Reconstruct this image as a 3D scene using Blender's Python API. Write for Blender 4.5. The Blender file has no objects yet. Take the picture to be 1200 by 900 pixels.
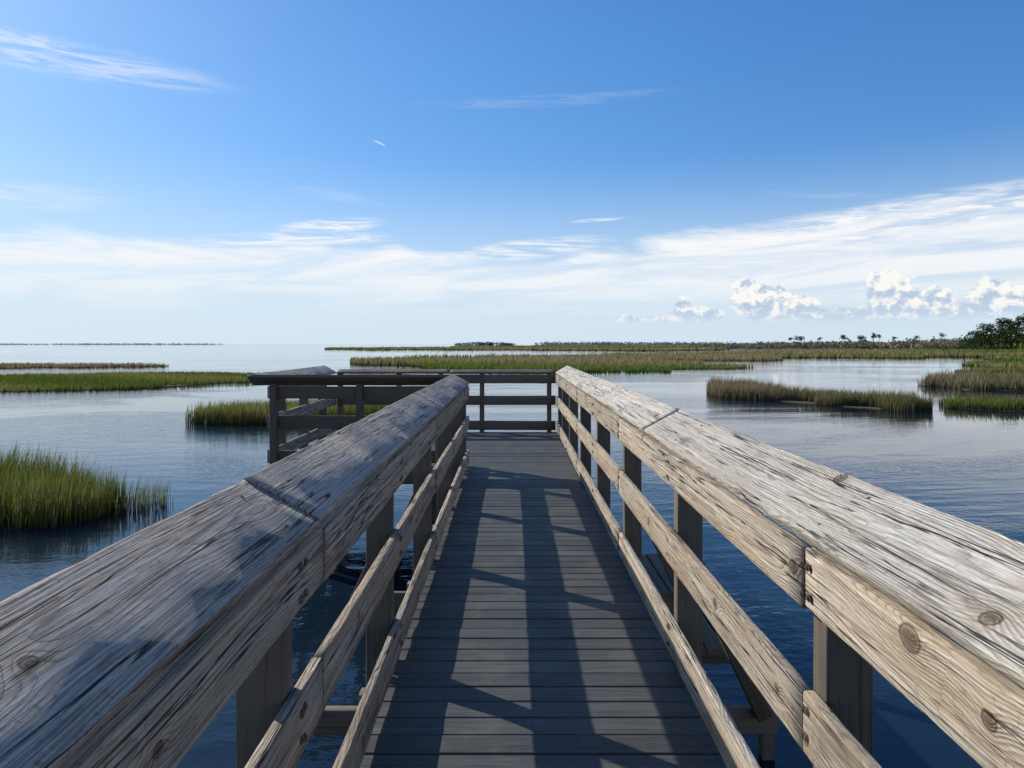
import bpy, math, random
import numpy as np
from mathutils import Vector, Matrix
random.seed(4); rng=np.random.default_rng(7)
S=bpy.context.scene
S.view_settings.view_transform='Standard'; S.view_settings.look='None'; S.view_settings.exposure=0

# ------------------------------------------------------------ node helpers
class NT:
    def __init__(s,tree): s.t=tree; tree.nodes.clear()
    def n(s,typ,ins=None,**kw):
        nd=s.t.nodes.new(typ)
        for k,v in kw.items(): setattr(nd,k,v)
        if ins:
            for k,v in ins.items(): s.put(nd.inputs[k],v)
        return nd
    def put(s,inp,v):
        if isinstance(v,bpy.types.NodeSocket): s.t.links.new(v,inp)
        else: inp.default_value=v
    def m(s,op,a,b=None,c=None,clamp=False):
        nd=s.t.nodes.new('ShaderNodeMath'); nd.operation=op; nd.use_clamp=clamp
        s.put(nd.inputs[0],a)
        if b is not None: s.put(nd.inputs[1],b)
        if c is not None: s.put(nd.inputs[2],c)
        return nd.outputs[0]
    def sm(s,v,a,b,c=0.0,d=1.0,lin=False):
        nd=s.t.nodes.new('ShaderNodeMapRange'); nd.interpolation_type='LINEAR' if lin else 'SMOOTHSTEP'
        s.put(nd.inputs[0],v); s.put(nd.inputs[1],a); s.put(nd.inputs[2],b); s.put(nd.inputs[3],c); s.put(nd.inputs[4],d)
        return nd.outputs[0]
    def xyz(s,x,y,z): return s.n('ShaderNodeCombineXYZ',{0:x,1:y,2:z}).outputs[0]
    def sep(s,v):
        nd=s.n('ShaderNodeSeparateXYZ',{0:v}); return nd.outputs[0],nd.outputs[1],nd.outputs[2]
    def noise(s,v,scale,detail=4,rough=.55,dist=0.0,out=0):
        nd=s.n('ShaderNodeTexNoise',{'Vector':v,'Scale':scale,'Detail':detail,'Roughness':rough,'Distortion':dist}); return nd.outputs[out]
    def mix(s,f,a,b,blend='MIX'):
        nd=s.t.nodes.new('ShaderNodeMix'); nd.data_type='RGBA'; nd.blend_type=blend
        s.put(nd.inputs[0],f)
        for i,v in ((6,a),(7,b)):
            if isinstance(v,tuple) and len(v)==3: v=(*v,1)
            s.put(nd.inputs[i],v)
        return nd.outputs[2]
def mat(name):
    m=bpy.data.materials.new(name); m.use_nodes=True
    return m,NT(m.node_tree)

# ------------------------------------------------------------ sun + sky
SUN_AZ=math.radians(-53); SUN_EL=math.radians(30)
W=bpy.data.worlds.new("World"); S.world=W; W.use_nodes=True
W.cycles.sampling_method='MANUAL'; W.cycles.sample_map_resolution=256
k=NT(W.node_tree)
tc=k.n('ShaderNodeTexCoord').outputs['Generated']
x,y,z=k.sep(tc)
az=k.m('ARCTAN2',x,y); el=k.m('ARCSINE',z)
sky=k.n('ShaderNodeTexSky',sky_type='NISHITA')
sky.sun_disc=False; sky.sun_elevation=SUN_EL; sky.sun_rotation=SUN_AZ
sky.air_density=1.0; sky.dust_density=0.5; sky.ozone_density=2.0; sky.altitude=0
sc_=k.n('ShaderNodeSeparateColor',{0:sky.outputs[0]})
def comp(v,gain,kk):
    v=k.m('MULTIPLY',v,gain); return k.m('DIVIDE',v,k.m('MULTIPLY_ADD',v,kk,1.0))
cb=k.n('ShaderNodeCombineColor',{0:comp(sc_.outputs[0],1.0,.075),1:comp(sc_.outputs[1],1.44,.055),2:comp(sc_.outputs[2],2.12,.042)})
hs=k.n('ShaderNodeHueSaturation',{'Saturation':1.10,'Color':cb.outputs[0]}); col=hs.outputs[0]
hz=k.sm(el,0.0,0.27,0.88,0.0)
col=k.mix(hz,col,(6.6,7.9,9.1))
edge_n=k.noise(k.xyz(k.m('MULTIPLY',az,3.2),k.m('MULTIPLY',el,14),0.3),1.6,5,.6,.4)
edge=k.m('ADD',k.m('MULTIPLY_ADD',k.m('MAXIMUM',az,0.0),0.085,0.126),k.m('MULTIPLY',k.m('SUBTRACT',edge_n,.5),0.10))
edge=k.m('ADD',edge,k.m('MULTIPLY',k.sm(az,-.1,-.35),0.010))
top=k.sm(k.m('SUBTRACT',edge,el),-0.004,0.024)
bot=k.sm(el,0.02,0.085,0.20,1.0)
skew=k.m('SUBTRACT',el,k.m('MULTIPLY',az,0.045))
n1=k.noise(k.xyz(k.m('MULTIPLY',az,2.0),k.m('MULTIPLY',skew,18),1.7),2.0,6,.60,.9)
dens=k.m('MULTIPLY',k.m('MULTIPLY',top,bot),k.sm(n1,.30,.60,.30,1.0))
def wisp(a0,e0,sa,se,slope,amt):
    da=k.m('SUBTRACT',az,a0); de=k.m('SUBTRACT',k.m('SUBTRACT',el,e0),k.m('MULTIPLY',da,slope))
    r=k.m('ADD',k.m('POWER',k.m('DIVIDE',da,sa),2.0),k.m('POWER',k.m('DIVIDE',de,se),2.0))
    return k.m('MULTIPLY',k.sm(r,1.0,0.0),amt)
n2=k.noise(k.xyz(k.m('MULTIPLY',az,5),k.m('MULTIPLY',el,50),4.1),2.2,6,.64,.9)
wn=k.sm(n2,.34,.66)
ws=None
for a in [(-.60,.330,.26,.024,-.02,.55),(-.25,.160,.085,.012,.10,1.1),(-.30,.140,.16,.012,.05,1.1),(-.12,.120,.12,.012,.0,1.0),
          (-.55,.105,.32,.028,.0,1.1),(.02,.132,.14,.018,.1,1.1),(.12,.172,.045,.0035,.05,.7),(.05,.33,.22,.010,.03,.13),
          (.42,.19,.09,.006,-.12,.15),(-.24,.20,.08,.010,-.1,.15),(.5,.150,.34,.034,.09,1.1),(-.6,.17,.12,.02,.05,.3)]:
    v=wisp(*a); ws=v if ws is None else k.m('MAXIMUM',ws,v)
dens=k.m('MAXIMUM',dens,k.m('MULTIPLY',ws,wn))
con=wisp(-.185,.272,.011,.0013,-.42,.6)
dens=k.m('MAXIMUM',dens,con,clamp=True)
cir=k.mix(k.sm(el,.02,.15),(7.8,8.6,9.3),(9.4,9.5,9.7))
col=k.mix(dens,col,cir)
cn=k.noise(k.xyz(k.m('MULTIPLY',az,42),k.m('MULTIPLY',el,46),2.2),1.5,5,.62,.25)
cn2=k.noise(k.xyz(k.m('MULTIPLY_ADD',az,42,.24),k.m('MULTIPLY_ADD',el,46,-.42),2.2),1.5,4,.62,.25)
shape=None
for a0,e0,sa,se in [(.340,.055,.038,.034),(.322,.068,.019,.026),(.372,.046,.040,.020),(.490,.060,.027,.036),(.476,.072,.015,.022),(.522,.048,.040,.021),
                    (.540,.052,.020,.018),(.236,.048,.013,.020),(.255,.039,.038,.013),(.594,.056,.024,.023),(.628,.050,.028,.018),(.20,.031,.05,.007),(.44,.036,.08,.012),(.58,.040,.06,.012),(.16,.034,.014,.008)]:
    da=k.m('DIVIDE',k.m('SUBTRACT',az,a0),sa); de=k.m('DIVIDE',k.m('SUBTRACT',el,e0),se)
    r=k.m('SUBTRACT',1.0,k.m('SQRT',k.m('ADD',k.m('MULTIPLY',da,da),k.m('MULTIPLY',de,de))))
    shape=r if shape is None else k.m('SMOOTH_MAX',shape,r,.15)
cd=k.m('ADD',shape,k.m('MULTIPLY',k.m('SUBTRACT',cn,.50),1.6))
cm=k.m('MULTIPLY',k.sm(cd,-.02,.20),k.sm(el,.026,.036))
lit=k.sm(k.m('ADD',k.m('MULTIPLY',k.m('SUBTRACT',cn,cn2),3.2),k.m('MULTIPLY',k.m('SUBTRACT',el,.052),12)),-.32,.42)
cc=k.mix(lit,(4.9,6.0,7.6),(9.8,9.6,9.2))
col=k.mix(k.m('MULTIPLY',cm,k.sm(el,.03,.055,.5,.97)),col,cc)
bg=k.n('ShaderNodeBackground',{'Color':col,'Strength':0.1})
out=k.n('ShaderNodeOutputWorld',{0:bg.outputs[0]})

sd=bpy.data.lights.new("sun",'SUN'); sd.energy=5.0; sd.angle=math.radians(.5); sd.color=(1,.94,.82)
so=bpy.data.objects.new("sun",sd); S.collection.objects.link(so)
sv=Vector((math.sin(SUN_AZ)*math.cos(SUN_EL),math.cos(SUN_AZ)*math.cos(SUN_EL),math.sin(SUN_EL)))
so.rotation_euler=sv.to_track_quat('Z','Y').to_euler()

# ------------------------------------------------------------ materials
def wood(name,light,tan,dark,tanamt=.5,knot=1.0,ringamt=.48,near=True,dirt=1.0):
    m,g=mat(name)
    oc=g.n('ShaderNodeTexCoord').outputs['Object']; rnd=g.n('ShaderNodeObjectInfo').outputs['Random']
    x,y,z=g.sep(oc)
    yo=g.m('MULTIPLY_ADD',rnd,57.0,y); xr=g.m('MULTIPLY_ADD',rnd,13.0,x)
    fib2=g.noise(g.xyz(g.m('MULTIPLY',xr,95),g.m('MULTIPLY',yo,1.1),g.m('MULTIPLY',z,95)),1.0,4,.68)
    pat=g.noise(g.xyz(g.m('MULTIPLY',xr,7),g.m('MULTIPLY',yo,.9),z),1.0,4,.65)
    c=g.mix(g.m('MULTIPLY',g.sm(pat,.40,.62),tanamt),light,tan)
    if near:
        P=g.xyz(xr,yo,z)
        slow=g.n('ShaderNodeSeparateColor',{0:g.noise(g.xyz(g.m('MULTIPLY',rnd,40),g.m('MULTIPLY',yo,.45),0.0),1.0,1,.5,out=1)})
        warp=g.n('ShaderNodeSeparateColor',{0:g.noise(g.xyz(g.m('MULTIPLY',xr,9),g.m('MULTIPLY',yo,1.3),g.m('MULTIPLY',z,9)),1.0,2,.5,out=1)})
        vor=g.n('ShaderNodeTexVoronoi',{'Vector':g.xyz(xr,g.m('MULTIPLY',yo,.8),0.0),'Scale':2.6,'Randomness':1.0}); vor.voronoi_dimensions='2D'
        vc=g.n('ShaderNodeSeparateColor',{0:vor.outputs['Color']})
        has=g.m('MULTIPLY',g.m('GREATER_THAN',vc.outputs[0],.35),knot)
        ksz=g.m('MULTIPLY_ADD',vc.outputs[1],.9,.65)
        kd=g.m('MULTIPLY',g.m('ADD',vor.outputs['Distance'],g.m('MULTIPLY',g.m('SUBTRACT',warp.outputs[2],.5),.09)),ksz)
        kpush=g.m('MULTIPLY',g.m('EXPONENT',g.m('MULTIPLY',kd,-9.0)),g.m('MULTIPLY',has,.034))
        cx=g.m('MULTIPLY',g.m('SUBTRACT',slow.outputs[0],.5),.30)
        rx=g.m('ADD',g.m('ADD',x,cx),g.m('MULTIPLY',g.m('SUBTRACT',warp.outputs[0],.5),.030))
        rz=g.m('ADD',g.m('ADD',z,g.m('MULTIPLY_ADD',slow.outputs[1],.12,-.02)),g.m('MULTIPLY',g.m('SUBTRACT',warp.outputs[1],.5),.016))
        r=g.m('ADD',g.m('SQRT',g.m('ADD',g.m('MULTIPLY',rx,rx),g.m('MULTIPLY',rz,rz))),kpush)
        rn=g.m('ADD',r,g.m('MULTIPLY',g.noise(g.xyz(g.m('MULTIPLY',xr,50),g.m('MULTIPLY',yo,2.5),z),1.0,2),.006))
        ph=g.m('FRACT',g.m('MULTIPLY',rn,140.0))
        ring=g.m('MULTIPLY',g.sm(ph,.30,.9),g.sm(ph,1.0,.90))
        fib=g.noise(g.xyz(g.m('MULTIPLY',xr,380),g.m('MULTIPLY',yo,4.5),g.m('MULTIPLY',z,380)),1.0,2,.7)
        ck=g.noise(g.xyz(g.m('MULTIPLY_ADD',warp.outputs[0],.5,g.m('MULTIPLY',xr,28)),g.m('MULTIPLY',yo,.6),g.m('MULTIPLY',z,28)),1.0,3,.5)
        crack=g.m('MULTIPLY',g.sm(g.m('ABSOLUTE',g.m('SUBTRACT',ck,.5)),.019,.004),g.sm(pat,.58,.46))
        knm=g.m('MULTIPLY',g.sm(kd,.054,.026,0,1),has)
        knring=g.m('MULTIPLY',g.sm(g.m('ABSOLUTE',g.m('SUBTRACT',kd,.048)),.014,.0),has)
        halo=g.m('MULTIPLY',g.sm(kd,.15,.05,0,.45),has)
        sp=g.noise(P,42,4,.78)
        bl=g.noise(g.xyz(g.m('MULTIPLY',xr,14),g.m('MULTIPLY',yo,1.9),z),1.0,5,.72)
        c=g.mix(halo,c,tan)
        c=g.mix(g.m('MULTIPLY',g.m('MULTIPLY',ring,ringamt),g.sm(bl,.3,.6,.5,1.0)),c,dark)
        c=g.mix(g.sm(fib,.48,.26,0,.75),c,dark)
        c=g.mix(g.sm(fib2,.47,.28,0,.75),c,dark)
        c=g.mix(g.sm(fib2,.52,.66,0,.6),c,tuple(min(.8,v*1.4) for v in light))
        c=g.mix(g.sm(bl,.53,.70,0,.62*dirt),c,dark)
        c=g.mix(g.sm(sp,.56,.70,0,.55*dirt),c,dark)
        c=g.mix(g.m('MULTIPLY',knm,.8),c,(.10,.06,.035))
        c=g.mix(g.m('MULTIPLY',knring,.8),c,(.04,.03,.022))
        c=g.mix(g.m('MULTIPLY',crack,.95),c,(.013,.011,.009))
        h=g.m('ADD',g.m('MULTIPLY',ring,.5),g.m('MULTIPLY',fib,.9))
        h=g.m('ADD',h,g.m('MULTIPLY',fib2,1.7)); h=g.m('SUBTRACT',h,g.m('MULTIPLY',crack,3.0))
    else:
        c=g.mix(g.sm(fib2,.48,.30,0,.7),c,dark); h=g.m('MULTIPLY',fib2,2.2)
    br=g.m('MULTIPLY_ADD',rnd,.34,.84)
    hsv=g.n('ShaderNodeHueSaturation',{'Value':br,'Color':c}); c=hsv.outputs[0]
    bp=g.n('ShaderNodeBump',{'Strength':1.0,'Distance':.0045,'Height':h})
    p=g.n('ShaderNodeBsdfPrincipled',{'Base Color':c,'Roughness':.78,'Normal':bp.outputs[0]})
    p.inputs['Specular IOR Level'].default_value=.22
    g.n('ShaderNodeOutputMaterial',{0:p.outputs[0]})
    return m
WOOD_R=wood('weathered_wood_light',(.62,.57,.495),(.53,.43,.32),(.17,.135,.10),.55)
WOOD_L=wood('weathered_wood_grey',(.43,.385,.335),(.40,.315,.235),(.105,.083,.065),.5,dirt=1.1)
WOOD_F=wood('weathered_wood_face',(.50,.435,.35),(.46,.34,.22),(.14,.105,.072),.75)
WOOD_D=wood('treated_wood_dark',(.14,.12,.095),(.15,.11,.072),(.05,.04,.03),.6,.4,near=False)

def tintattr(g): return g.n('ShaderNodeAttribute',attribute_name='tint').outputs['Fac']
def deckmat():
    m,g=mat('composite_decking'); oc=g.n('ShaderNodeTexCoord').outputs['Object']; t=tintattr(g); x,y,z=g.sep(oc)
    n=g.noise(g.xyz(g.m('MULTIPLY_ADD',t,31.,g.m('MULTIPLY',x,3.0)),g.m('MULTIPLY',y,120),z),1.0,4,.6,.4)
    n2=g.noise(g.xyz(g.m('MULTIPLY_ADD',t,11,g.m('MULTIPLY',x,1.3)),g.m('MULTIPLY',y,26),z),1.0,3)
    d=g.noise(oc,4,5,.68); sp=g.noise(oc,70,3,.7)
    c=g.mix(t,(.058,.060,.057),(.098,.100,.094))
    c=g.mix(g.sm(n,.55,.35,0,.6),c,(.026,.027,.027)); c=g.mix(g.sm(n2,.5,.7,0,.35),c,(.13,.13,.12))
    c=g.mix(g.sm(d,.5,.70,0,.45),c,(.14,.133,.115)); c=g.mix(g.sm(sp,.66,.76,0,.5),c,(.22,.21,.18))
    bp=g.n('ShaderNodeBump',{'Strength':.8,'Distance':.003,'Height':n})
    p=g.n('ShaderNodeBsdfPrincipled',{'Base Color':c,'Roughness':g.sm(d,.35,.65,.50,.68),'Normal':bp.outputs[0]}); p.inputs['Specular IOR Level'].default_value=.22
    g.n('ShaderNodeOutputMaterial',{0:p.outputs[0]}); return m
DECK=deckmat()
def simple(name,c,rough=.6,metal=0.0,ns=8.0,c2=None):
    m,g=mat(name); oc=g.n('ShaderNodeTexCoord').outputs['Object']
    n=g.noise(oc,ns,3,.6); cc=g.mix(g.sm(n,.35,.65),c,c2 or tuple(v*.6 for v in c))
    p=g.n('ShaderNodeBsdfPrincipled',{'Base Color':cc,'Roughness':rough,'Metallic':metal})
    g.n('ShaderNodeOutputMaterial',{0:p.outputs[0]}); return m
BOLT=simple('rusty_galvanised_steel',(.20,.18,.16),.55,.6,60,(.12,.06,.035))
MUD=simple('marsh_mud',(.055,.045,.03),.9,0,.6,(.09,.075,.04))
BARK=simple('bark',(.10,.075,.055),.9,0,3)
def foliage(name,a,b,c3,trl=.35):
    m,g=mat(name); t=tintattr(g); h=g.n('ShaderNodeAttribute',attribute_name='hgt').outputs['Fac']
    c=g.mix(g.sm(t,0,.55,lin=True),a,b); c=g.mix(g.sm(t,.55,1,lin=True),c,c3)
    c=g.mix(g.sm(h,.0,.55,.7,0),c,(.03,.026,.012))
    d=g.n('ShaderNodeBsdfDiffuse',{'Color':c}); tr=g.n('ShaderNodeBsdfTranslucent',{'Color':c})
    mx=g.n('ShaderNodeMixShader',{0:trl,1:d.outputs[0],2:tr.outputs[0]})
    g.n('ShaderNodeOutputMaterial',{0:mx.outputs[0]}); return m
G_GREEN=foliage('cordgrass_green',(.085,.125,.022),(.17,.19,.042),(.29,.25,.10))
G_BROWN=foliage('needlerush_brown',(.12,.13,.045),(.24,.20,.105),(.36,.285,.185))
G_MIX=foliage('marsh_grass_mixed',(.12,.185,.03),(.23,.225,.075),(.34,.26,.145))
G_TREE=foliage('tree_foliage',(.03,.055,.018),(.045,.075,.02),(.07,.10,.03),.2)
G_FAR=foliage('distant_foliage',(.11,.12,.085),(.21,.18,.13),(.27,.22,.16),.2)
G_HAZE=foliage('haze_tinted_foliage',(.17,.23,.28),(.19,.25,.29),(.20,.26,.29),.2)  # bluish aerial haze painted into the leaf colours of the farthest land

def watermat():
    m,g=mat('marsh_water'); oc=g.n('ShaderNodeTexCoord').outputs['Object']; x,y,z=g.sep(oc)
    calm=g.noise(g.xyz(g.m('MULTIPLY',x,.028),g.m('MULTIPLY',y,.075),0.),1.0,5,.62,.8)
    amp=g.sm(calm,.44,.58,.10,1.0)
    r1=g.noise(g.xyz(x,g.m('MULTIPLY',y,1.5),0.),1.1,2,.5,.3)
    r2=g.noise(g.xyz(g.m('MULTIPLY',x,1.0),g.m('MULTIPLY',y,1.8),3.),6.5,2,.55,.2)
    h=g.m('ADD',g.m('MULTIPLY',r1,.45),g.m('MULTIPLY',r2,.26)); h=g.m('MULTIPLY',h,amp)
    bp=g.n('ShaderNodeBump',{'Strength':1.0,'Distance':.034,'Height':h})
    p=g.n('ShaderNodeBsdfPrincipled',{'Base Color':(.007,.016,.028,1),'Roughness':g.m('MULTIPLY_ADD',amp,.05,.012),'IOR':1.35,'Normal':bp.outputs[0]})
    g.n('ShaderNodeOutputMaterial',{0:p.outputs[0]}); return m
WATER=watermat()

# ------------------------------------------------------------ mesh helpers
import bmesh
def link(o,parent=None):
    S.collection.objects.link(o)
    if parent: o.parent=parent
    return o
def empty(name):
    e=bpy.data.objects.new(name,None); e.empty_display_size=.3; return link(e)
def tri_mesh(name,V,T,mt,attrs={},parent=None):
    V=np.asarray(V,np.float32); T=np.asarray(T,np.int32); c=T.shape[1]
    me=bpy.data.meshes.new(name); me.vertices.add(len(V)); me.vertices.foreach_set('co',V.ravel())
    me.loops.add(T.size); me.loops.foreach_set('vertex_index',T.ravel())
    me.polygons.add(len(T)); me.polygons.foreach_set('loop_start',np.arange(0,T.size,c,dtype=np.int32))
    me.update(calc_edges=True); me.validate()
    for a,v in attrs.items():
        at=me.attributes.new(a,'FLOAT','POINT'); at.data.foreach_set('value',np.asarray(v,np.float32))
    me.materials.append(mt)
    return link(bpy.data.objects.new(name,me),parent)
def board(name,p0,p1,w,t,nrm,mt,parent,rad=.006,seg=.12,jit=.0014,warp=.0025):
    p0=Vector(p0);p1=Vector(p1);L=(p1-p0).length; Y=(p1-p0).normalized(); Z=Vector(nrm); Z=(Z-Z.dot(Y)*Y).normalized(); X=Y.cross(Z)
    prof=[]
    for cx,cz,a0 in ((w/2-rad,t/2-rad,0),(-w/2+rad,t/2-rad,90),(-w/2+rad,-t/2+rad,180),(w/2-rad,-t/2+rad,270)):
        for a in (0,45,90):
            q=math.radians(a0+a); prof.append((cx+rad*math.cos(q),cz+rad*math.sin(q)))
    n=max(2,int(L/seg)); V=[];F=[];N=len(prof)
    ph=random.random()*9
    for i in range(n+1):
        yy=-L/2+L*i/n; e=.996 if i in(0,n) else 1
        ox=warp*math.sin(yy*1.7+ph); oz=warp*math.sin(yy*1.1+ph*2)
        for (a,b) in prof:
            V.append((a*e+ox+random.gauss(0,jit),yy,b*e+oz+random.gauss(0,jit*.5)))
    for i in range(n):
        for j in range(N):
            F.append((i*N+j,i*N+(j+1)%N,(i+1)*N+(j+1)%N,(i+1)*N+j))
    F.append(tuple(range(N))); F.append(tuple(n*N+j for j in range(N-1,-1,-1)))
    me=bpy.data.meshes.new(name); me.from_pydata(V,[],F); me.materials.append(mt)
    o=bpy.data.objects.new(name,me)
    M=Matrix((X,Y,Z)).transposed().to_4x4(); M.translation=(p0+p1)/2; o.matrix_world=M
    bm=bmesh.new(); bm.from_mesh(me); bmesh.ops.recalc_face_normals(bm,faces=bm.faces); bm.to_mesh(me); bm.free()
    for p in me.polygons: p.use_smooth = len(p.vertices)==4
    return link(o,parent)
def bolts(name,pts,parent,r=.0075,h=.006):
    V=[];F=[]
    for (c,n) in pts:
        c=Vector(c);n=Vector(n); a=n.orthogonal().normalized(); b=n.cross(a); s=len(V); K=8
        for rr,hh in ((r*1.7,-.002),(r*1.7,.002),(r,.0021),(r*.9,h)):
            for i in range(K):
                q=2*math.pi*i/K+.3; V.append(c+a*rr*math.cos(q)+b*rr*math.sin(q)+n*hh)
        for l in range(3):
            for i in range(K): F.append((s+l*K+i,s+l*K+(i+1)%K,s+(l+1)*K+(i+1)%K,s+(l+1)*K+i))
        F.append(tuple(s+3*K+i for i in range(K)))
    me=bpy.data.meshes.new(name); me.from_pydata(V,[],F); me.materials.append(BOLT); return link(bpy.data.objects.new(name,me),parent)

# ------------------------------------------------------------ railings
ZD=1.28
CAPI,CAPO=2.45,2.58
FB=2.23
def rail(parent,a,b,inward,cuts,cutsF,posts,wc,wf,wp,tw=.235,endA=0,endB=0,hi=CAPO,steps=None):
    a=Vector((a[0],a[1],0)); b=Vector((b[0],b[1],0)); d=(b-a).normalized(); L=(b-a).length; iw=Vector((inward[0],inward[1],0)); ow=-iw
    tn=Vector((0,0,1))*tw+iw*(hi-CAPI); tn.normalize()
    cw=math.hypot(tw,hi-CAPI)
    def P(s,off,z): return a+d*s+ow*off+Vector((0,0,z))
    c=[-endA]+cuts+[L+endB]
    for i in range(len(c)-1):
        g=.003; off=random.uniform(-.003,.004)
        if steps: off=steps[i]
        mid=lambda s: P(s,tw/2-.006,(CAPI+hi)/2)-tn*(.020-off)
        board(f'cap_{i+1}',mid(c[i]+g),mid(c[i+1]-g),cw,.040,tn,wc,parent,rad=.006,seg=.08,warp=.0015)
    c=[0]+cutsF+[L]
    for nm,z1,z0 in (('top_board',CAPI-.046,FB),('middle_board',1.99,1.81),('bottom_board',1.50,1.32)):
        for i in range(len(c)-1):
            o=random.uniform(-.003,.003)
            board(f'{nm}_{i+1}',P(c[i]+.002,.019+o,(z0+z1)/2),P(c[i+1]-.002,.019+o,(z0+z1)/2),z1-z0,.036,iw,wf,parent,seg=.12)
    bl=[]
    for j,s in enumerate(posts):
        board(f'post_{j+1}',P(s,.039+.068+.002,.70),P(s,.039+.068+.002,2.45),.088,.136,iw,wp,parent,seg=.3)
        for zz in (2.36,2.27,1.94,1.86,1.46,1.37):
            for q in (-.020,.024):
                bl.append((P(s+q*(1 if zz>2.2 else .6)+random.uniform(-.006,.006),-.0015,zz+random.uniform(-.008,.008)),iw))
        # small deck screws through the cap
    sc=[]
    for s in posts:
        for f in (.2,.8):
            sc.append((P(s+random.uniform(-.02,.02),tw*f-.006,CAPI+(hi-CAPI)*f+.001),tn))
    bolts('cap_screws',sc,parent,r=.0035,h=.002)
    bolts('bolts',bl,parent)
rr=empty('wooden_railing')
Y0=-1.55
pr=[y-Y0 for y in (-1.45,.25,2.05,3.85,5.65,7.45,9.25,11.05,12.6,13.70)]
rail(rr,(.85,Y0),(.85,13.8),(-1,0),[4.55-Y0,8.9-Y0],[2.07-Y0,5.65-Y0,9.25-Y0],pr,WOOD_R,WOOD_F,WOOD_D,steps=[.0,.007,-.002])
rl=empty('wooden_railing')
pl=[y-Y0 for y in (-1.45,.25,2.05,3.85,5.65,7.45,9.0,9.93)]
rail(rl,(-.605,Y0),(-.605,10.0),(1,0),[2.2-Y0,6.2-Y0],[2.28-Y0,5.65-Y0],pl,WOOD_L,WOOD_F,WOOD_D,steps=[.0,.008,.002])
XL=-3.42
rn=empty('wooden_railing')
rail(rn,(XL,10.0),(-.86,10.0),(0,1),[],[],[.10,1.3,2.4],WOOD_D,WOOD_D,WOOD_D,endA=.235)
rs=empty('wooden_railing')
rail(rs,(XL,10.005),(XL,13.8),(1,0),[],[],[.8,2.0,3.2],WOOD_L,WOOD_F,WOOD_D)
rf=empty('wooden_railing')
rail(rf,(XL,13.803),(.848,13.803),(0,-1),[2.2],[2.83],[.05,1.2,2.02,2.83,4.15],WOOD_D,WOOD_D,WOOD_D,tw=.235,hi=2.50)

# ------------------------------------------------------------ deck
bw=empty('boardwalk')
def decking(name,x0,x1,y0,y1,parent):
    V=[];F=[];T=[]; y=y0; p=.146; gp=.008; th=.024
    while y<y1-.01:
        ye=min(y+p-gp,y1); dz=random.uniform(-.0018,.0018); t=random.random(); s=len(V); e=.004
        a0=x0+random.uniform(-.006,.006); a1=x1+random.uniform(-.006,.006)
        prof=[(y,-th),(y,-e),(y+e,0),(ye-e,0),(ye,-e),(ye,-th)]
        for xx in (a0,a1):
            for (q,w) in prof: V.append((xx,q,ZD+w+dz)); T.append(t)
        K=6
        for i in range(K): F.append((s+i,s+(i+1)%K,s+K+(i+1)%K,s+K+i))
        F.append(tuple(s+i for i in range(K))[::-1]); F.append(tuple(s+K+i for i in range(K)))
        y+=p
    me=bpy.data.meshes.new(name); me.from_pydata(V,[],F); me.materials.append(DECK)
    at=me.attributes.new('tint','FLOAT','POINT'); at.data.foreach_set('value',T)
    bm=bmesh.new(); bm.from_mesh(me); bmesh.ops.recalc_face_normals(bm,faces=bm.faces); bm.to_mesh(me); bm.free()
    return link(bpy.data.objects.new(name,me),parent)
decking('deck_boards',-.63,.875,Y0,9.94,bw)
for i,xx in enumerate((-.55,.1,.80)):
    board(f'joist_{i+1}',(xx,Y0,ZD-.125),(xx,9.95,ZD-.125),.19,.038,(1,0,0),WOOD_D,bw,seg=.5)
sc=[]
y=Y0+.07
while y<13.8:
    for xx in (-.55,.1,.80):
        for q in (-.035,.035): sc.append(((xx+random.uniform(-.006,.006),y+q,ZD),(0,0,1)))
    y+=.146
bolts('deck_screws',sc,bw,r=.0032,h=.0024)
def pile(name,x,y,parent,z1=.98,r=.12):
    V=[];F=[];K=14;lv=[-2,-.5,.0,.3,z1]
    for zz in lv:
        for i in range(K):
            q=2*math.pi*i/K; R=r*(1.06-.04*zz)*(1+random.uniform(-.02,.02)); V.append((x+R*math.cos(q),y+R*math.sin(q),zz))
    for l in range(len(lv)-1):
        for i in range(K): F.append((l*K+i,l*K+(i+1)%K,(l+1)*K+(i+1)%K,(l+1)*K+i))
    F.append(tuple((len(lv)-1)*K+i for i in range(K)))
    me=bpy.data.meshes.new(name); me.from_pydata(V,[],F); me.materials.append(WOOD_D)
    for p in me.polygons: p.use_smooth=len(p.vertices)==4
    return link(bpy.data.objects.new(name,me),parent)
n=0
for yy in (.25,2.05,3.85,5.65,7.45,9.25):
    n+=1
    board(f'pile_cap_{n}',(-.85,yy+.12,ZD-.34),(1.10,yy+.12,ZD-.34),.235,.09,(0,1,0),WOOD_D,bw,seg=.5)
    for xx,sg in ((-.70,-1),(.95,1)):
        pile(f'pile_{n}_{"a" if sg<0 else "b"}',xx,yy+.30,bw)
    if n in (3,4):
        board(f'outrigger_{n}',(-1.20,yy+.03,ZD-.34),(1.45,yy+.03,ZD-.34),.14,.05,(0,1,0),WOOD_D,bw,seg=.5)
        for xx,sg in ((-.70,-1),(.95,1)):
            board(f'brace_{n}_{"a" if sg<0 else "b"}',(xx+sg*.42,yy-.02,ZD-.30),(xx+sg*.02,yy-.02,1.85),.088,.036,(0,1,0),WOOD_D,bw,seg=.4)
    if n%2==0:
        board(f'cross_brace_{n}',(-.70,yy+.44,ZD-.5),(.95,yy+.44,-.2),.14,.038,(0,1,0),WOOD_D,bw,seg=.4)
op=empty('observation_platform')
decking('deck_boards',XL-.02,.875,9.946,13.86,op)
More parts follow.
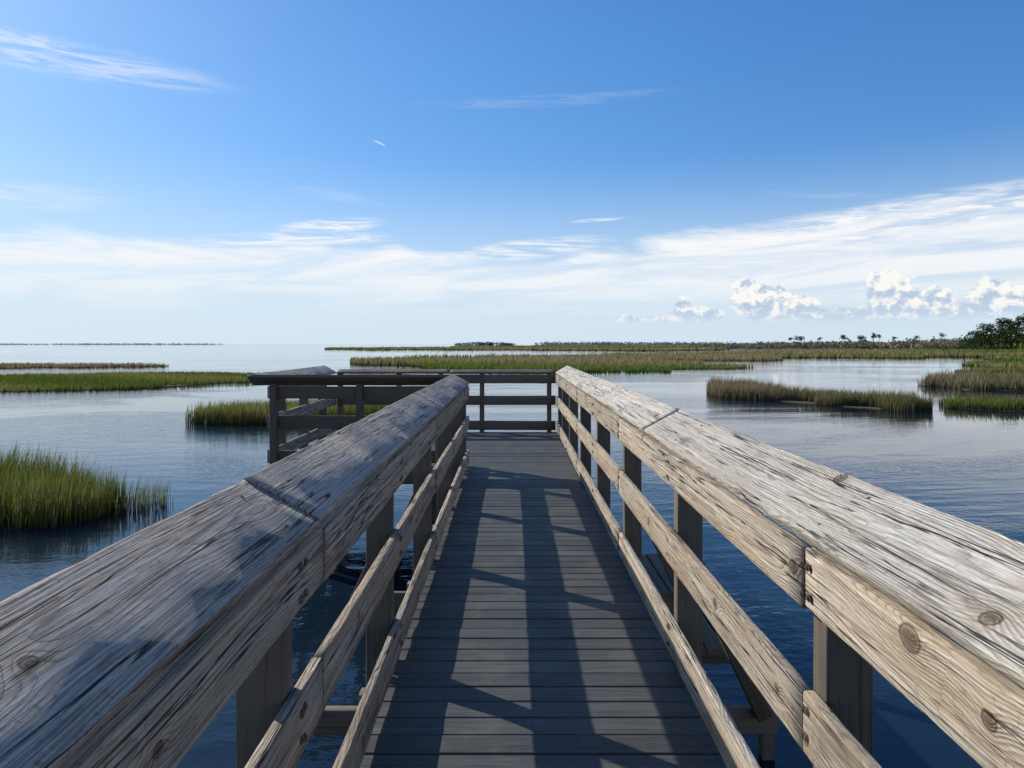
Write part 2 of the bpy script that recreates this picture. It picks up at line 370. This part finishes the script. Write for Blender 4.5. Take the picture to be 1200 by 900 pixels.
for i,yy in enumerate((10.05,11.9,13.6)):
    board(f'beam_{i+1}',(XL,yy,ZD-.15),(.87,yy,ZD-.15),.235,.06,(0,1,0),WOOD_D,op,seg=.5)
    for j,xx in enumerate((XL+.1,-1.3,.8)): pile(f'pile_{i}_{j}',xx,yy+.17,op,1.02)
ll=empty('lower_landing')
for i in range(5):
    board(f'plank_{i+1}',(1.15+.15*i,5.0,.82),(1.15+.15*i,7.3,.82),.14,.036,(0,0,1),WOOD_D,ll,seg=.5)
for i,(xx,yy) in enumerate(((1.12,5.15),(1.85,5.15),(1.12,7.1),(1.85,7.1))):
    board(f'leg_{i+1}',(xx,yy,-1.5),(xx,yy,.79),.09,.09,(0,1,0),WOOD_D,ll,seg=.5)
for i,yy in enumerate((5.22,7.17)):
    board(f'bearer_{i+1}',(1.05,yy,.72),(1.95,yy,.72),.14,.04,(0,1,0),WOOD_D,ll,seg=.5)

# ------------------------------------------------------------ water + ground
R=9000
me=bpy.data.meshes.new('water')
me.from_pydata([(-R,-200,0),(R,-200,0),(R,R,0),(-R,R,0)],[],[(0,1,2,3)]); me.materials.append(WATER); link(bpy.data.objects.new('water',me))
me=bpy.data.meshes.new('ground')
me.from_pydata([(-R,-200,-1.6),(R,-200,-1.6),(R,R,-1.6),(-R,R,-1.6)],[],[(0,1,2,3)]); me.materials.append(MUD); link(bpy.data.objects.new('ground',me))

def inpoly(px,py,poly):
    ins=np.zeros(len(px),bool); n=len(poly); j=n-1
    for i in range(n):
        xi,yi=poly[i];xj,yj=poly[j]
        c=((yi>py)!=(yj>py))&(px<(xj-xi)*(py-yi)/((yj-yi)+1e-12)+xi); ins^=c; j=i
    return ins
def wob(px,py,s,a):
    dx=a*(np.sin(py/s+1.3)+.6*np.sin(px/s*2.3+py/s*1.7)+.4*np.sin(py/s*5.1+px/s*3)); dy=a*(np.sin(px/s+.4)+.6*np.sin(py/s*2.1-px/s*1.3)+.4*np.sin(px/s*4.7))
    return px+dx,py+dy
def grow(name,poly,N,hgt,wid,mt,ws=2.,wa=.3,z0=0.,logd=False,lean=.25,pond=None,tintf=None,clump=.0,hvar=.35):
    poly=np.array(poly,float); lo=poly.min(0); hi=poly.max(0)
    pts=[];tot=0
    while tot<N:
        n=N*2
        if logd:
            d=np.exp(rng.uniform(math.log(max(lo[1],1)),math.log(hi[1]),n)); u=rng.uniform(0,1,n)
            tl,th=(poly[:,0]/poly[:,1]).min(),(poly[:,0]/poly[:,1]).max(); xx=(tl+u*(th-tl))*d; yy=d
        else: xx=rng.uniform(lo[0],hi[0],n); yy=rng.uniform(lo[1],hi[1],n)
        wx,wy=wob(xx,yy,ws,wa); ok=inpoly(wx,wy,poly)
        if pond is not None: ok&=~pond(xx,yy)
        if clump>0:
            q=np.sin(xx*5.1/ws+np.sin(yy*3.3/ws)*2)*np.sin(yy*4.3/ws+np.sin(xx*2.9/ws)*2); ok&=(rng.uniform(0,1,n)>clump*(q<0.1))
        pts.append(np.stack([xx[ok],yy[ok]],1)); tot+=ok.sum()
        if ok.sum()==0: break
    P=np.concatenate(pts)[:N]; n=len(P); X,Y=P[:,0],P[:,1]
    low=.5+.25*np.sin(X/ws*1.1+2*np.sin(Y/ws*.7))+.25*np.sin(Y/ws*1.3+X/ws*.6)
    H=(hgt(X,Y) if callable(hgt) else hgt)*(1-hvar/2+hvar*rng.normal(.5,.45,n).clip(-.4,1.4))*(.82+.3*low)
    Wd=(wid(X,Y) if callable(wid) else wid)*rng.uniform(.6,1.4,n)
    a=rng.uniform(0,2*math.pi,n); ca,sa=np.cos(a),np.sin(a)
    l=rng.normal(0,lean,n)*H; la=rng.uniform(0,2*math.pi,n); lx,ly=l*np.cos(la)+.10*H,l*np.sin(la)
    V=np.zeros((n,5,3)); 
    V[:,0]=np.stack([X-ca*Wd/2,Y-sa*Wd/2,np.full(n,z0-.05)],1); V[:,1]=np.stack([X+ca*Wd/2,Y+sa*Wd/2,np.full(n,z0-.05)],1)
    V[:,2]=np.stack([X+lx*.3-ca*Wd*.4,Y+ly*.3-sa*Wd*.4,z0+H*.55],1); V[:,3]=np.stack([X+lx*.3+ca*Wd*.4,Y+ly*.3+sa*Wd*.4,z0+H*.55],1)
    V[:,4]=np.stack([X+lx,Y+ly,z0+H*.99],1)
    T=np.array([[0,1,3],[0,3,2],[2,3,4]]); T=(T[None]+5*np.arange(n)[:,None,None]).reshape(-1,3)
    tb=(tintf(X,Y) if tintf else low)
    tt=np.clip(tb*.7+rng.uniform(-.25,.45,n),0,1)
    tri_mesh(name,V.reshape(-1,3),T,mt,{'tint':np.repeat(tt,5),'hgt':np.tile([0,0,.55,.55,1.],n)})
def mudflat(name,poly,z=.03):
    V=[];poly=[Vector((p[0],p[1],0)) for p in poly]; c=sum(poly,Vector())/len(poly)
    for i,p in enumerate(poly):
        q=poly[(i+1)%len(poly)]; m=max(2,int((q-p).length/max(1.0,p.length*.02)))
        for j in range(m):
            v=p.lerp(q,j/m); v=c+(v-c)*(.93+random.uniform(-.04,.0)); V.append((v.x,v.y,z))
    n=len(V); V+= [(v[0],v[1],-.4) for v in V]
    F=[tuple(range(n))]+[(i,(i+1)%n,n+(i+1)%n,n+i) for i in range(n)]
    me=bpy.data.meshes.new(name); me.from_pydata(V,[],F); me.materials.append(MUD); link(bpy.data.objects.new(name,me))

p=[(-12,10.4),(-9.6,11.0),(-8.3,11.3),(-7.4,11.9),(-7.1,12.5),(-7.4,13.2),(-8.2,13.9),(-9.5,14.4),(-12,15)]
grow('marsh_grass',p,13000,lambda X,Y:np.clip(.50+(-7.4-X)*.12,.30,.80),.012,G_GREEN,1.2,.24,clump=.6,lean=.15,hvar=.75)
p=[(-7.0,12.2),(-6.4,12.7),(-6.3,13.2),(-6.9,13.4),(-7.3,12.8)]
grow('marsh_grass',p,200,.42,.012,G_GREEN,.8,.1,lean=.15,hvar=.7)
p=[(-12.4,27.2),(-10.8,26.2),(-8.5,26.5),(-6,27.3),(-5.0,29.5),(-6.5,32),(-9.5,32.4),(-11.6,30)]
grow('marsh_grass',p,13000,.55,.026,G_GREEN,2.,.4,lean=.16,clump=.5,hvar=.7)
p=[(-46,42),(-34,43),(-28,45),(-23,50),(-19.5,58),(-21,64),(-24,68),(-30,70),(-40,67),(-56,62)]
grow('marsh_grass',p,34000,.34,.06,G_GREEN,4.,1.0,lean=.14,clump=.15,tintf=lambda X,Y:.40+.45*np.sin(X/5+Y/3),hvar=.5)
mudflat('mud_bank',p)
p=[(-95,86),(-62,86),(-50,90),(-46,94),(-52,97),(-70,99),(-105,97)]
grow('marsh_grass',p,9000,.38,.12,G_BROWN,6.,1.4,lean=.14,clump=.4,hvar=.6)
p=[(11.5,42.5),(12.2,40),(13.5,37.6),(15.2,34.6),(17.0,31.8),(18.4,30.9),(18.9,32.0),(17.8,34.5),(16.4,37.5),(15.2,41),(14.0,44),(12.4,44.5)]
grow('marsh_grass',p,22000,lambda X,Y:.46+.012*(Y-31),.028,G_BROWN,1.6,.6,lean=.20,hvar=.9,clump=.5,tintf=lambda X,Y:.25+.6*np.clip((Y-31)/12,0,1)+.2*np.sin(X*2+Y))
mudflat('mud_bank',p)
p=[(20.2,32.6),(22,31.2),(25,30.8),(30,31),(30,34.5),(24,34.8),(21,34)]
grow('marsh_grass',p,12000,.38,.03,G_GREEN,2.0,.5,lean=.2,hvar=.9,clump=.5); mudflat('mud_bank',p)
p=[(29,46),(33,43.5),(38,42.5),(46,43),(50,52),(42,57),(34,55),(30,51)]
grow('marsh_grass',p,22000,.66,.045,G_BROWN,2.0,.8,lean=.2,hvar=.9,clump=.4); mudflat('mud_bank',p)
# main marsh
def ponds(x,y):
    q=np.sin(x/24+1.1*np.sin(y/31+.5))+np.sin(y/17+1.4*np.sin(x/26))+.5*np.sin(x/8+y/11)
    return (q>.9)&(y>88)
A=[(-27,118),(-18,94),(-8,82),(0,77),(9,76),(16,80),(24,85),(33,90),(44,91),(57,86),(70,78),(95,78),(160,100),(330,170),(420,320),(200,340),(110,290),(60,210),(35,175),(5,150),(-17,134)]
edge=lambda X,Y:np.clip((Y-86-.06*np.abs(X))/12,0,1)
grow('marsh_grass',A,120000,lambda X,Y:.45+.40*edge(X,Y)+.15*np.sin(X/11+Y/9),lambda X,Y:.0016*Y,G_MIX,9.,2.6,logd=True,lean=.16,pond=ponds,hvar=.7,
     tintf=lambda X,Y:np.clip(.45*edge(X,Y)+.25+.7*np.sin(X/23+Y/19+2*np.sin(Y/13)),-.2,1.4))
p=[(46,73),(56,71),(80,72),(80,79),(60,80),(50,78)]
grow('marsh_grass',p,12000,.40,.10,G_GREEN,5.,1.2,lean=.14)
B=[(-99,375),(-60,345),(0,332),(52,300),(150,345),(420,330),(1000,600),(1300,1300),(300,1400),(60,1000),(-60,640),(-20,520),(-110,420)]
def pondsB(x,y):
    q=np.sin(x/70+1.1*np.sin(y/90+.5))+np.sin(y/60+1.4*np.sin(x/100)); return (q>.9)
grow('marsh_grass',B,60000,lambda X,Y:.7+.0008*Y+np.clip(X/Y-.15,0,1)*5.5,lambda X,Y:.0028*Y,G_MIX,30.,8.,logd=True,lean=.16,pond=pondsB,hvar=.5,
     tintf=lambda X,Y:np.clip(.55+.6*np.sin(X/60+Y/50),0,1.3))

def leafmass(name,centres,mt,nper,ls,parent=None):
    Vs=[];ti=[]
    for (c,r,t) in centres:
        d=rng.normal(0,1,(nper,3)); d/=np.linalg.norm(d,axis=1)[:,None]; rad=rng.uniform(.35,1.0,nper)**.5
        pc=np.array(c)+d*rad[:,None]*np.array(r)
        V=pc[:,None,:]+rng.normal(0,1,(nper,3,3))*ls; Vs.append(V.reshape(-1,3)); ti.append(np.full(nper*3,t)+np.repeat(rng.uniform(-.2,.2,nper),3))
    V=np.concatenate(Vs); T=np.arange(len(V)).reshape(-1,3)
    return tri_mesh(name,V,T,mt,{'tint':np.clip(np.concatenate(ti),0,1),'hgt':np.ones(len(V))},parent)
c=[]
for i in range(520):
    t=random.random(); X=130+t*520; Y=random.uniform(480,640)*(.9+.1*t); hgt=(1.2+9.0*(max(0,(X/Y-.2))/.6)**1.1)*random.uniform(.55,1.05)
    c.append(((X,Y,hgt*.45),(random.uniform(5,14),5,hgt*.55),random.random()))
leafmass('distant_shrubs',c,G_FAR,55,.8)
c=[]
for i in range(260):
    X=random.uniform(60,900); Y=random.uniform(1150,1350); hgt=3+4*random.random()
    c.append(((X,Y,hgt*.4),(random.uniform(14,30),8,hgt*.6),random.random()))
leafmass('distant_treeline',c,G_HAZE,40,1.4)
c=[]
for i in range(60):
    X=random.uniform(-115,2); f=1-((X+57)/62)**2; Y=1480; hgt=4+4*max(f,0)*random.uniform(.6,1)
    c.append(((X,Y,hgt*.4),(7,5,hgt*.6),random.random()))
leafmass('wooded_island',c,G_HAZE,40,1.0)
c=[]
for i in range(160):
    X=random.uniform(-2600,-1350); c.append(((X,3300,1.2),(30,10,random.uniform(1.5,3.5)),random.random()))
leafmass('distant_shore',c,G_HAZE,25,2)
def trunk(V,F,p,h,r,K=6,leanx=0):
    s=len(V)
    for l in range(4):
        f=l/3
        for i in range(K):
            q=2*math.pi*i/K; R=r*(1-.55*f); V.append((p[0]+leanx*f+R*math.cos(q),p[1]+R*math.sin(q),p[2]+h*f))
    for l in range(3):
        for i in range(K): F.append((s+l*K+i,s+l*K+(i+1)%K,s+(l+1)*K+(i+1)%K,s+(l+1)*K+i))
c=[];TV=[];TF=[]
for i in range(18):
    u=random.choice([.39,.41,.43,.47,.50,.53,.57,.60])+random.uniform(-.012,.012); Y=random.uniform(520,600); X=u*Y; h=random.uniform(6.5,9.5)+9*max(0,u-.42)
    trunk(TV,TF,(X,Y,0),h,.2)
    for q in range(5): c.append(((X+random.uniform(-1.2,1.2),Y+random.uniform(-1,1),h+random.uniform(-2.2,.4)),(1.3,1.3,.9),random.random()))
o=leafmass('distant_trees',c,G_TREE,20,.38)
me=bpy.data.meshes.new('trunks'); me.from_pydata(TV,[],TF); me.materials.append(BARK); link(bpy.data.objects.new('trunks',me),o)
for i in range(20):
    u=.655+.009*i+random.uniform(-.004,.004); Y=random.uniform(330,380); X=u*Y; h=random.uniform(14,17.5)*min(1,.62+.08*i)
    TV=[];TF=[]; trunk(TV,TF,(0,0,0),h*.9,.28,8,random.uniform(-.5,.5))
    cs=[]
    for q in range(20):
        f=random.uniform(.25,1.0); R=3.6*(1.15-f)+1.0; a=random.uniform(0,6.28); rr_=random.uniform(.2,1)*R
        q0=(rr_*math.cos(a),rr_*math.sin(a),h*f); s=len(TV)
        b=Vector((0,0,h*f*.92)); e=Vector(q0)
        for off in (Vector((0,.07,0)),Vector((0,-.04,.06)),Vector((0,-.04,-.06))): TV.append(tuple(b+off)); TV.append(tuple(e+off*.4))
        TF+= [(s,s+1,s+3,s+2),(s+2,s+3,s+5,s+4),(s+4,s+5,s+1,s)]
        cs.append((q0,(random.uniform(1.3,2.2),random.uniform(1.3,2.2),random.uniform(.9,1.5)),random.random()))
    par=bpy.data.objects.new('pine_tree',None); link(par); par.location=(X,Y,0)
    me=bpy.data.meshes.new('trunk'); me.from_pydata(TV,[],TF); me.materials.append(BARK); link(bpy.data.objects.new('trunk',me),par)
    leafmass('crown',cs,G_TREE,60,.32,par)
c=[]
for i in range(70):
    Y=random.uniform(335,360); X=random.uniform(.63,.85)*Y; h=random.uniform(5,9)
    c.append(((X,Y,h*.5),(2.5,2.5,h*.55),random.random()))
leafmass('undergrowth',c,G_TREE,60,.4)

# ------------------------------------------------------------ camera
cd=bpy.data.cameras.new('camera'); cd.lens=24.9; cd.sensor_width=36; cd.clip_end=20000; cd.clip_start=.05
cd.shift_y=-47/1200
co=bpy.data.objects.new('camera',cd); link(co); co.location=(0,0,3.0); co.rotation_euler=(math.radians(90),0,0); S.camera=co
